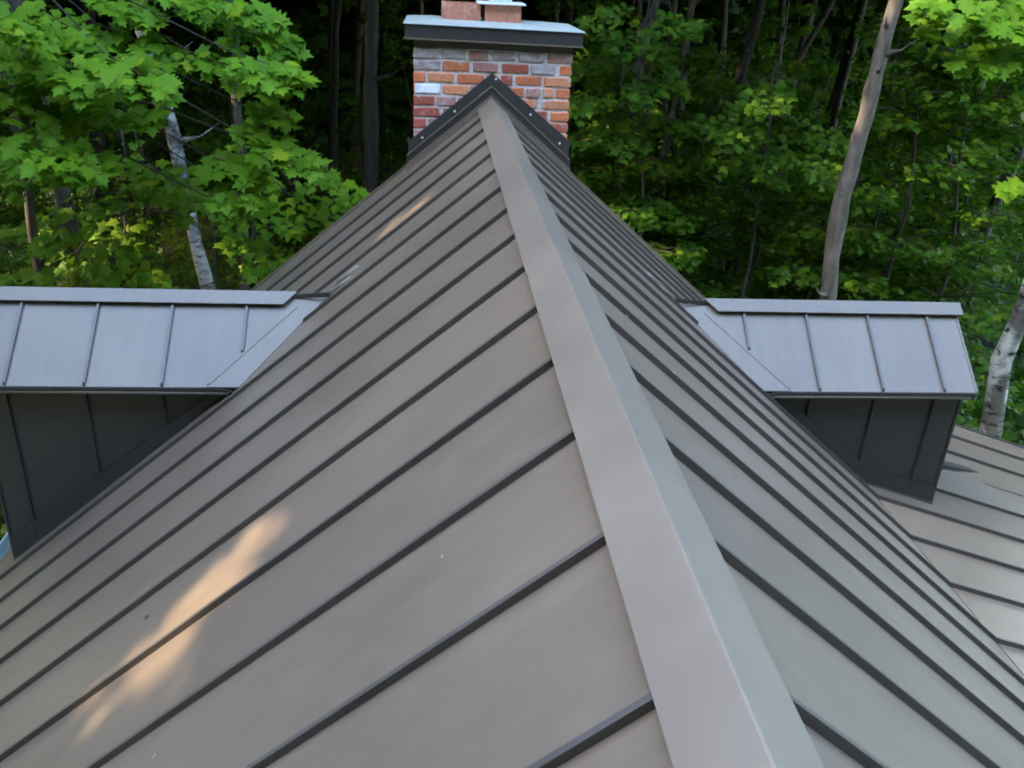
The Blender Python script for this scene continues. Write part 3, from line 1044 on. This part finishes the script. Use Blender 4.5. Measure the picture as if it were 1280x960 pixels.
def big_tree(name, label, pts, r, bark_m, top, crown_r, seed, n_clump=190, per=18, group=None, crown_z=None, mat=None, rads=None, csize=.5, lsize=.5, stubs=7):
    """trunk through given points up to a top height, limbs and a crown of its own"""
    rs = random.Random(seed)
    pts = [Vector(p) for p in pts]
    pts.sort(key=lambda q: q.z)
    base = pts[0]
    d = (pts[-1] - pts[0])
    gz = float(ground_z(base.x, base.y))
    lean = Vector((d.x / max(d.z, .3), d.y / max(d.z, .3), 0))
    lean = Vector((max(-.12, min(.12, lean.x)), 0, 0))
    foot = Vector((base.x - lean.x * (base.z - gz) * .6, base.y, gz - .15))
    tip = Vector((pts[-1].x + lean.x * (top - pts[-1].z) * .6, pts[-1].y + rs.uniform(-.4, .4), top))
    full = [foot] + pts + [tip]
    tr = bpy.data.objects.new(name, None)
    COL.objects.link(tr)
    tr.location = foot
    tag(tr, label, "tree", group)
    parts, fine, rad = trunk_geo(full, r * 1.12, r * .25, 12 if r > .09 else 8, seed=seed)
    sh = lambda vf: ([Vector(v) - foot for v in vf[0]], vf[1])
    for q in range(stubs):                      # broken stubs and knots
        j = rs.randrange(4, max(5, int(len(fine) * .6)))
        an = rs.uniform(3.4, 6.0)
        dv = Vector((math.cos(an), math.sin(an) * .6, .25))
        ln = rs.choice((.05, .08, .3, .5))
        p0 = fine[j] + dv * rad[j] * .6
        parts.append(tube([p0, p0 + dv * (rad[j] * .5 + ln * .5), p0 + dv * (rad[j] * .5 + ln) + Vector((0, 0, ln * .2))], [rad[j] * .55, rad[j] * (.32 if ln < .1 else .12), rad[j] * (.2 if ln < .1 else .03)], 6, .2, rs))
    o = obj("trunk", mesh("trunk", *sh(join(parts)), bark_m, True), tr)
    cz = crown_z if crown_z is not None else top - crown_r * .6
    lb = []
    for k in range(7):
        z = cz - crown_r * .6 + k * crown_r * .2
        j = min(range(len(fine)), key=lambda q: abs(fine[q].z - z))
        an = rs.uniform(0, 6.28)
        lb.append(limb(fine[j], (math.cos(an), math.sin(an), .45), crown_r * rs.uniform(.6, .9), rad[j] * .45, rs))
    obj("limbs", mesh("limbs", *sh(join(lb)), bark_m, True), tr)
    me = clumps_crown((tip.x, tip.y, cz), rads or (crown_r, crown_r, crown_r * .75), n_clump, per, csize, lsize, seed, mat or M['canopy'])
    co = np.zeros(len(me.vertices) * 3, np.float32)
    me.vertices.foreach_get("co", co)
    co = co.reshape(-1, 3) - np.array(foot, np.float32)
    me.vertices.foreach_set("co", co.ravel())
    me.update()
    c = obj("crown", me, tr)
    c["kind"] = "stuff"
    return tr


# ------------------------------------------------------------------ trees one can tell apart
T_ = big_tree
T_("tan_tree", "tan barked tree trunk leaning behind the ridge of the right dormer", [(4.96, 11, -2.98), (4.88, 11, -1.9), (4.90, 11, -1.3), (4.96, 11, -.84), (4.95, 11, -.3), (4.99, 11, .11), (5.02, 11, .73)], .118, M['bark_tan'], 8.5, 3.4, 1, n_clump=85)
T_("birch_tree", "white birch trunk rising behind the left dormer among maple leaves", [(-3.28, 11, -3.02), (-3.42, 11, -1.79), (-3.55, 11, -.58), (-3.70, 11, .02)], .092, M['birch'], 7.5, 2.8, 2, n_clump=85)
T_("grey_tree", "thick grey trunk at the far left behind maple leaves", [(-4.31, 9.6, -1.8), (-4.35, 9.6, -1.13), (-4.40, 9.6, -.27)], .105, M['bark_grey'], 8.0, 3.2, 3, n_clump=85)
T_("slender_tree", "slender grey trunk between the birch and the dark hollow", [(-3.03, 12, -3.13), (-2.94, 12, -1.08), (-2.91, 12, -.2)], .075, M['bark_grey'], 7.0, 2.4, 4, n_clump=85)
T_("birch_tree", "white birch trunk standing beyond the porch roof at the right edge", [(7.14, 10, -4.54), (7.02, 10, -3.47), (7.10, 10, -2.64)], .125, M['birch'], 7.5, 3.0, 5, n_clump=85)
T_("leaning_tree", "brown leaning trunk high at the right edge above the birch", [(8.78, 14, -4.2), (8.92, 14, -3.24), (9.03, 14, -2.15), (9.20, 14, -1.17)], .11, M['bark_grey'], 8.0, 3.0, 6)
T_("dark_tree", "dark trunk between the sunlit trunk and the tan tree", [(4.70, 16, -3.05), (4.89, 16, -1.44), (5.10, 16, .3)], .115, M['bark_dark'], 9.5, 3.6, 7)
T_("forked_tree", "grey trunk just right of the chimney cap", [(2.33, 13, -1.8), (2.50, 13, .04), (2.62, 13, .55)], .075, M['bark_grey'], 8.0, 2.8, 8)
T_("sunlit_tree", "thin trunk with a low orange sunlit strip right of the roof", [(3.40, 15, -3.26), (3.47, 15, -2.13), (3.60, 15, -.94)], .06, M['bark_grey'], 8.5, 2.8, 9)
T_("dark_tree", "dark straight trunk in the hollow left of the chimney", [(-1.41, 14, -2.44), (-1.33, 14, -.2)], .13, M['bark_dark'], 9.0, 3.4, 10)
T_("pale_tree", "pale thin trunk showing above the left end of the chimney cap", [(-.68, 19, -2.2), (-.67, 19, .15)], .06, M['bark_tan'], 9.0, 2.8, 11)
T_("thin_tree", "thin dark trunk with orange sun flecks above the right dormer end", [(9.16, 16, -4.05), (9.13, 16, -3.09), (9.3, 16, -1.5)], .085, M['bark_dark'], 8.0, 2.8, 12)
T_("twin_tree", "dark trunk left of the hollow tree", [(-2.3, 17, -2.5), (-2.1, 17, .2)], .075, M['bark_dark'], 9.5, 3.4, 13)
T_("dim_tree", "dim trunk close right of the chimney bricks", [(2.05, 17, -2.6), (2.0, 17, .3)], .085, M['bark_dark'], 9.5, 3.4, 14)
T_("bent_tree", "dim bent trunk left of the tan tree", [(5.75, 17, -3.6), (5.95, 17, -2.2), (6.3, 17, -.6), (6.9, 17, .8)], .07, M['bark_dark'], 9.5, 3.2, 15)
T_("brown_tree", "dim brown trunk behind the leaves right of the tan tree", [(8.1, 19, -3.6), (8.3, 19, 0)], .09, M['bark_dark'], 9.5, 3.4, 16)

# more trunks deeper in the wood: nothing tells these apart
proto_mesh = {}
for k in range(4):
    rs = random.Random(40 + k)
    pts = [(0, 0, -.2), (rs.uniform(-.15, .15), 0, 2.5), (rs.uniform(-.3, .3), rs.uniform(-.2, .2), 6), (rs.uniform(-.5, .5), rs.uniform(-.5, .5), 14.5)]
    parts, fine, rad = trunk_geo(pts, rs.uniform(.12, .19), .04, 8, seed=50 + k)
    lb = []
    for q in range(7):
        j = int(len(fine) * (.5 + .07 * q)) - 1
        an = rs.uniform(0, 6.28)
        lb.append(limb(fine[j], (math.cos(an), math.sin(an), .4), rs.uniform(1.5, 2.8), rad[j] * .5, rs))
    proto_mesh[k] = (mesh("trunk", *join(parts), M['bark_dark'], True), mesh("limbs", *join(lb), M['bark_dark'], True),
                     clumps_crown((0, 0, 11.5), (3.7, 3.7, 3.8), 260, 18, .5, .55, 60 + k, M['canopy'], gaps=False))


def zone(x, y):
    q = (x + .44) / y
    side = "far left beside the maple leaves" if q < -.28 else "left of the brick chimney" if q < .0 else "close right of the chimney" if q < .22 else "above the right dormer" if q < .48 else "at the far right edge"
    deep = "front" if y < 17 else "middle" if y < 28 else "back"
    return side, deep


def wood_tree(x, y, k, rz, label, group, sc=1.0):
    tr = bpy.data.objects.new("forest_tree", None)
    COL.objects.link(tr)
    tr.location = (x, y, float(ground_z(x, y)))
    tr.rotation_euler = (0, 0, rz)
    tr.scale = (sc, sc, sc)
    tag(tr, label, "tree", group)
    for nm, me in zip(("trunk", "limbs", "crown"), proto_mesh[k]):
        c = obj(nm, me, tr)
        if nm == "crown":
            c["kind"] = "stuff"
    return tr


rs = random.Random(77)
placed = []
tries = 0
while len(placed) < 96 and tries < 9000:
    tries += 1
    y = rs.uniform(17.5, 46)
    x = rs.uniform(-.95, 1.15) * (y + 3)
    if all((x - a) ** 2 + (y - b) ** 2 > 2.6 ** 2 for a, b in placed):
        placed.append((x, y))
for i, (x, y) in enumerate(placed):
    wood_tree(x, y, i % 4, rs.uniform(0, 6.28), "dim forest trunk in the %s rows, %s" % zone(x, y)[::-1], "wood trunks %s, %s" % zone(x, y), rs.uniform(.85, 1.15))

# trees beside the house, and added unseen screen trees that block sky and sun
ring = [(15.5, 10), (17, 14), (18, 5), (18, 0)]
for i, (x, y) in enumerate(ring):
    wood_tree(x, y, i % 4, i * 1.3, "tall tree on the edge of the clearing beside the house", "trees at the edge of the clearing", 1.0)
for i, (x, y, top, rr) in enumerate([(-9, -9.5, 13, 4.4), (-4.5, -10.5, 13.5, 4.6), (0, -11, 13, 4.6), (4.5, -10.5, 13.5, 4.6), (9, -10, 12.5, 4.4)]):
    big_tree("screen_tree", "unseen tree added behind the viewer to block the sky", [(x, y, -4), (x + .1, y, 1)], .18, M['bark_grey'], top, rr, 90 + i, 1050, 24, "trees behind the viewer", crown_z=8.0, rads=(4.2, 3.2, 10.5), csize=.75, lsize=.66)
for i, (x, y, top) in enumerate([(-12.5, -6, 8), (-12, -2, 8.5), (-12.5, 2, 8), (-12, 6, 8.5), (-12.5, 10, 8.2), (-12, 14, 8.5), (-13, 18, 9), (-14, 22.5, 9), (-15.5, 27, 9), (-17, 31.5, 9)]):
    big_tree("screen_tree", "unseen tree added left of the house to screen the low sun", [(x, y, -4), (x + .1, y, 1)], .18, M['bark_grey'], top, 4.4, 130 + i, 800, 24, "trees left of the house", crown_z=3.2, rads=(3.2, 4.2, 7.2), csize=.75, lsize=.66)
for i, (x, y, top) in enumerate([(14, -5.5, 8), (13.5, -1.5, 8.5), (14, 2.5, 8), (14.5, 6.5, 8.5)]):
    big_tree("screen_tree", "unseen tree added right of the house to hold back sky light", [(x, y, -4), (x + .1, y, 1)], .18, M['bark_grey'], top, 4.4, 150 + i, 60, 24, "trees right of the house", crown_z=2.8, rads=(3.2, 4.2, 6.6), csize=.75, lsize=.66)

# ------------------------------------------------------------------ leafy sprays
def spray_points(p0, p1, n, spread, size, r, face, droop=.25):
    """leaves along a twig: positions, normals, tips, sizes"""
    p0, p1 = np.array(p0, float), np.array(p1, float)
    ax = p1 - p0
    ln = np.linalg.norm(ax)
    ax = ax / ln
    side = np.cross(ax, (0, 0, 1.0))
    side /= np.linalg.norm(side) + 1e-6
    t = r.uniform(.05, 1.0, n) ** .8
    env = np.sin(np.clip(t * 1.05, 0, 1) * math.pi) ** .5 * .9 + .15
    lat = r.uniform(-1, 1, n) * spread * env
    pos = p0 + t[:, None] * ax * ln + lat[:, None] * side
    pos[:, 2] += r.normal(size=n) * spread * .16 - droop * (t ** 2) * ln * .3 - np.abs(lat) * .18
    nrm = np.array((0, 0, .75)) + np.array(face) * .75 + r.normal(size=(n, 3)) * .30
    tip = ax * .7 + side * (np.sign(lat) * .8)[:, None] + np.array((0, 0, -.55)) + r.normal(size=(n, 3)) * .3
    return pos, nrm, tip, size * r.uniform(.5, 1.25, n)


def spray_tree(name, label, foot, sprays, seed, mat, size, tmpl, stem_r=.05, keep_parts=0, trunk_top=None, bark_m=None):
    """a tree whose leafy sprays are set out one by one; the leaves that show largest are parts of their own"""
    r = np.random.default_rng(seed)
    rs = random.Random(seed)
    foot = Vector((foot[0], foot[1], float(ground_z(foot[0], foot[1])) - .1))
    tr = bpy.data.objects.new(name, None)
    COL.objects.link(tr)
    tr.location = foot
    tag(tr, label, "tree")
    top = Vector(trunk_top)
    parts, fine, rad = trunk_geo([foot, foot.lerp(top, .4) + Vector((.1, -.05, 0)), top], stem_r, stem_r * .25, 8, seed=seed)
    obj("trunk", mesh("trunk", [Vector(v) - foot for v in join(parts)[0]], join(parts)[1], bark_m or M['bark_grey'], True), tr)
    tw = []
    A = []
    for (cx, cy, cz, ln, n, spread) in sprays:
        tipp = Vector((cx, cy, cz))
        zz = min(max(cz + .5, fine[1].z), top.z)
        j = min(range(len(fine)), key=lambda q: abs(fine[q].z - zz))
        dirv = (tipp - fine[j])
        dirv.z *= .35
        if dirv.length < .05:
            dirv = Vector((rs.uniform(-1, 1), -.6, 0))
        dirv.normalize()
        p0 = tipp - dirv * ln * .55 + Vector((0, 0, .08 * ln))
        p1 = tipp + dirv * ln * .5
        mid = fine[j].lerp(p0, .6) + Vector((0, 0, .12))
        tw.append(tube([fine[j], mid, p0, tipp + Vector((0, 0, .02)), p1 + Vector((0, 0, -.12 * ln))], [.010, .008, .006, .004, .002], 5))
        A.append(spray_points(p0, p1, n, spread, size, r, (dirv.x * .2, -.75, .1)))
    obj("twigs", mesh("twigs", [Vector(v) - foot for v in join(tw)[0]], join(tw)[1], M['twig'], True), tr)
    pos = np.concatenate([a[0] for a in A])
    nrm = np.concatenate([a[1] for a in A])
    tip = np.concatenate([a[2] for a in A])
    sz = np.concatenate([a[3] for a in A])
    k = sun_gaps(pos, sz * .0)
    keep = np.ones(len(pos), bool)
    if keep_parts:
        rel = pos - np.array(CP)
        zc_ = rel @ np.array(Fv)
        px = 640 + 1102.9 * (rel @ np.array(Rv)) / zc_
        py = 480 - 1102.9 * (rel @ np.array(Uv)) / zc_
        facing = np.abs((nrm * rel).sum(1)) / np.linalg.norm(nrm, axis=1) / np.linalg.norm(rel, axis=1)
        score = sz / zc_ * (.3 + facing) * ((px > 0) & (px < 1280) & (py > 0) & (py < 960))
        idx = np.argsort(-score)[:keep_parts]
        idx = idx[score[idx] > 0]
        keep[idx] = False
        ax, ay, az = basis(nrm[idx], tip[idx])
        lv = mesh("leaf", HI[0].tolist(), HI[1], mat, True)
        for q, i in enumerate(idx):
            o = obj("leaf", lv, tr)
            o.matrix_basis = Matrix(((ax[q][0] * sz[i], ay[q][0] * sz[i], az[q][0] * sz[i], pos[i][0] - foot.x), (ax[q][1] * sz[i], ay[q][1] * sz[i], az[q][1] * sz[i], pos[i][1] - foot.y),
                                     (ax[q][2] * sz[i], ay[q][2] * sz[i], az[q][2] * sz[i], pos[i][2] - foot.z), (0, 0, 0, 1)))
    me = leaf_mesh("crown", pos[keep] - np.array(foot), nrm[keep], tip[keep], sz[keep], tmpl, mat)
    c = obj("crown", me, tr)
    c["kind"] = "stuff"
    return tr


def jit(lst, y, n, ln, spread, seed, dy=.5):
    r = random.Random(seed)
    return [(x, y + r.uniform(-dy, dy), z, ln * r.uniform(.8, 1.2), int(n * r.uniform(.8, 1.2)), spread * r.uniform(.8, 1.2)) for x, z in lst]


# big maple at the left, its sprays reaching towards the chimney
ml = [(-3.4, .26), (-2.88, .17), (-2.25, .40), (-1.83, .26), (-1.72, .10), (-3.48, -.21), (-3.02, -.36), (-3.35, -.71), (-2.0, .02), (-3.63, .35), (-3.76, -.41),
      (-3.21, -.02), (-2.74, .02), (-3.9, .1), (-2.95, .45), (-2.5, .55), (-2.0, .5), (-3.6, -.6), (-4.1, -.2), (-4.0, -.7)]
spl = jit(ml, 7.9, 62, .72, .24, 5)
spl += [(-1.80, 7.5, -.50, .62, 60, .20), (-1.56, 7.4, -.60, .42, 30, .14), (-2.10, 7.6, -.72, .5, 40, .18), (-2.17, 7.5, -1.02, .38, 26, .12), (-2.05, 7.5, -.9, .4, 26, .14), (-1.75, 7.6, -.30, .4, 24, .15)]
spray_tree("maple_tree", "bright green maple with large leaves hanging at the upper left", (-4.6, 9.0), spl, 21, M['maple'], .138, HI, .07, 300, (-4.2, 8.8, 5.5))
# lower maple sapling below it, yellower in the sun flecks
m2 = [(-3.27, -1.23), (-3.52, -1.89), (-3.80, -1.98), (-2.41, -1.95), (-4.32, -1.14), (-4.5, -1.74), (-4.33, -2.08), (-3.24, -2.23), (-3.35, -1.5), (-2.98, -1.22), (-3.6, -1.6), (-4.0, -1.6), (-3.7, -2.3), (-4.6, -2.3)]
spray_tree("maple_sapling", "low yellow green maple sapling above the left dormer ridge", (-3.7, 9.6), jit(m2, 9.1, 52, .7, .27, 6), 22, M['maple_y'], .13, MID, .04, 0, (-3.6, 9.5, -.6))
m3 = [(-2.06, -1.64), (-1.65, -1.51), (-2.18, -2.12), (-1.5, -1.7), (-2.5, -1.65), (-2.4, -1.25), (-1.9, -2.25), (-1.45, -1.28)]
spray_tree("maple_sapling", "dark green maple sapling spreading flat sprays beside the roof edge", (-2.6, 10.2), jit(m3, 9.6, 46, .75, .28, 7, .4), 23, M['maple'], .13, MID, .035, 0, (-2.5, 10.1, -.9))
# maple at the upper right
m4 = [(4.08, .64), (4.46, .63), (4.74, .44), (4.36, .33), (3.85, .75), (4.57, .80), (4.95, .55), (5.1, .1), (5.2, .8), (4.25, .95), (4.95, .9)]
spray_tree("maple_tree", "bright green maple sprays at the upper right corner", (9.6, 9.6), jit(m4, 8.0, 44, .6, .22, 8, .35) + [(5.16, 8, -.80, .35, 24, .12)], 24, M['maple'], .145, HI, .07, 160, (8.6, 9.2, 5.5))
# mid-distance maples on the right
m5 = [(4.17, -1.26), (4.75, -1.35), (3.72, -1.27), (4.3, -1.5), (3.6, -.9), (4.9, -1.0), (3.9, -.5)]
spray_tree("maple_sapling", "maple sapling with flat dark sprays left of the tan trunk", (4.4, 13), jit(m5, 12, 85, .95, .32, 9, .4), 25, M['under'], .12, MID, .035, 0, (4.4, 12.8, .8))
m6 = [(1.61, -.72), (2.36, -1.10), (2.12, .10), (1.63, -.31), (2.3, -.5), (1.5, -1.2), (2.7, -.2), (2.6, .35), (1.75, .35)]
spray_tree("maple_sapling", "maple sapling with sprays close right of the brick chimney", (2.6, 12.8), jit(m6, 12, 70, .85, .3, 10, .5), 26, M['under'], .12, MID, .035, 0, (2.5, 12.6, 1.2))

# understory saplings: a stem with flat tiers of leaves
sap = {}
for k in range(7):
    r = np.random.default_rng(200 + k)
    rs = random.Random(200 + k)
    h = 3.2 + .5 * k
    pts = [(0, 0, -.1), (rs.uniform(-.2, .2), rs.uniform(-.2, .2), h * .5), (rs.uniform(-.3, .3), rs.uniform(-.3, .3), h)]
    parts, fine, rad = trunk_geo(pts, .035, .008, 6, seed=200 + k)
    A = []
    for q in range(30):
        t = rs.uniform(.12, 1.0)
        j = min(int(t * len(fine)), len(fine) - 1)
        an = rs.uniform(0, 6.28)
        ln = (1.55 - t * .8) * rs.uniform(.6, 1.1)
        dv = Vector((math.cos(an), math.sin(an), .12))
        p0 = fine[j]
        p1 = p0 + dv * ln
        parts.append(tube([p0, p0.lerp(p1, .5) + Vector((0, 0, .06)), p1], [.011, .007, .003], 5))
        A.append(spray_points(p0, p1, 96, .36, .100, r, (dv.x * .35, dv.y * .35, .1), .2))
    pos, nrm, tip, sz = [np.concatenate([a[i] for a in A]) for i in range(4)]
    sap[k] = (mesh("trunk", *join(parts), M['twig'], True), leaf_mesh("crown", pos, nrm, tip, sz, MID, M['under']))


def sapling(x, y, k, rz, sc, label, group):
    tr = bpy.data.objects.new("understory_sapling", None)
    COL.objects.link(tr)
    tr.location = (x, y, float(ground_z(x, y)))
    tr.rotation_euler = (0, 0, rz)
    tr.scale = (sc, sc, sc)
    tag(tr, label, "sapling", group)
    for nm, me in zip(("trunk", "crown"), sap[k]):
        c = obj(nm, me, tr)
        if nm == "crown":
            c["kind"] = "stuff"
    return tr


rs = random.Random(5)
spots = []
tries = 0
while len(spots) < 112 and tries < 6000:
    tries += 1
    y = 9.5 + 28 * rs.random() ** 1.25
    x = rs.uniform(-.62, .72) * (y + 3)
    if y < 11.6:
        continue
    if -.22 < x / y < .02 and y < 20:      # keep the hollow left of the chimney open
        continue
    if all((x - a) ** 2 + (y - b) ** 2 > 1.35 ** 2 for a, b in spots):
        spots.append((x, y))
for q in range(22):                      # thicker undergrowth right of the house
    y = rs.uniform(12, 17)
    spots.append((rs.uniform(.12, .62) * y, y))
for i, (x, y) in enumerate(spots):
    sapling(x, y, i % 7, rs.uniform(0, 6.28), rs.uniform(.75, 1.25), "leafy understory sapling in the %s rows, %s" % zone(x, y)[::-1], "understory saplings %s, %s" % zone(x, y))

# ------------------------------------------------------------------ uncountable green
r = np.random.default_rng(3)
n = 42000
yy = 7.4 + 32 * r.random(n) ** 1.3
xx = r.uniform(-.62, .95, n) * (yy + 4)
bump_ = (np.sin(xx * 1.3 + 2) * np.cos(yy * 1.1) + np.sin(xx * .5) * np.sin(yy * .6)) * .5 + .5
ok = r.random(n) < .25 + .75 * bump_
ok &= ~((xx > -2.9) & (xx < 3.0) & (yy < 7.0)) & ~((np.abs(xx) < .8) & (yy < 7.9))
xx, yy, bump_ = xx[ok], yy[ok], bump_[ok]
n = len(xx)
zz = ground_z(xx, yy) + .04 + r.random(n) ** 1.5 * (.15 + .6 * bump_)
pos = np.stack([xx, yy, zz], 1)
nrm = np.array((0, -.3, .8)) + r.normal(size=(n, 3)) * .45
tip = r.normal(size=(n, 3)) + np.array((0, 0, -.2))
gc = obj("ground_cover", leaf_mesh("ground_cover", pos, nrm, tip, r.uniform(.09, .24, n), MID, M['cover']))
tag(gc, "low leafy plants covering the forest floor", "ground cover", kind="stuff")
# lawn beside the left eave and behind the porch
n = 26000
xx = np.concatenate([r.uniform(-10, -3.2, n // 2), r.uniform(3.2, 14, n // 2)])
yy = np.concatenate([r.uniform(4, 12, n // 2), r.uniform(6.6, 14, n // 2)])
pos = np.stack([xx, yy, ground_z(xx, yy) + .02], 1)
GR = (np.array([(-.08, 0, 0), (.08, 0, 0), (.03, .6, .08), (0, 1.0, .25)], float), [(0, 1, 2), (0, 2, 3)])
tip = np.array((0, 0, 1.0)) + r.normal(size=(n, 3)) * .3
nrm = r.normal(size=(n, 3)) + np.array((0, -.3, .3))
gr = obj("grass", leaf_mesh("grass", pos, nrm, tip, r.uniform(.12, .30, n), GR, M['cover']))
tag(gr, "rough green grass beside the house", "grass", kind="stuff")
# crumbs of bark, catkins and leaf bits caught on the metal
n = 150
xs_ = np.where(r.random(n) < .55, -r.uniform(.15, 2.6, n), r.uniform(.2, 2.2, n))
ys_ = r.uniform(1.0, 6.6, n)
k = ~((np.abs(xs_) > .95) & (np.abs(ys_ - DY) < .62))
xs_, ys_ = xs_[k], ys_[k]
n = len(xs_)
pos = np.stack([xs_, ys_, np.array([z_pan(x) for x in xs_]) + .004], 1)
nrm = np.stack([np.sign(xs_) * math.sin(TP), np.zeros(n), np.full(n, math.cos(TP))], 1) + r.normal(size=(n, 3)) * .12
lt = obj("leaf_litter", leaf_mesh("leaf_litter", pos, nrm, r.normal(size=(n, 3)), .006 + .022 * r.random(n) ** 2.5, LO, M['litter']))
tag(lt, "tiny crumbs of bark and leaf scattered on the metal roof", "debris", kind="stuff")
# far wood: one mass of foliage closing the view
n = 110000
yy = 34 + 46 * r.random(n)
xx = r.uniform(-.75, 1.0, n) * (yy + 5)
zz = GZ + 21 * r.random(n)
pos = np.stack([xx, yy, zz], 1)
nrm = np.array((0, -.5, .7)) + r.normal(size=(n, 3)) * .5
tip = r.normal(size=(n, 3)) + np.array((0, 0, -.5))
fw = obj("far_wood", leaf_mesh("far_wood", pos, nrm, tip, r.uniform(.45, .95, n) * (1 + (yy - 34) / 60), CLUMP, M['far_leaf']))
tag(fw, "dark mass of distant foliage closing the view", "woods", kind="stuff")
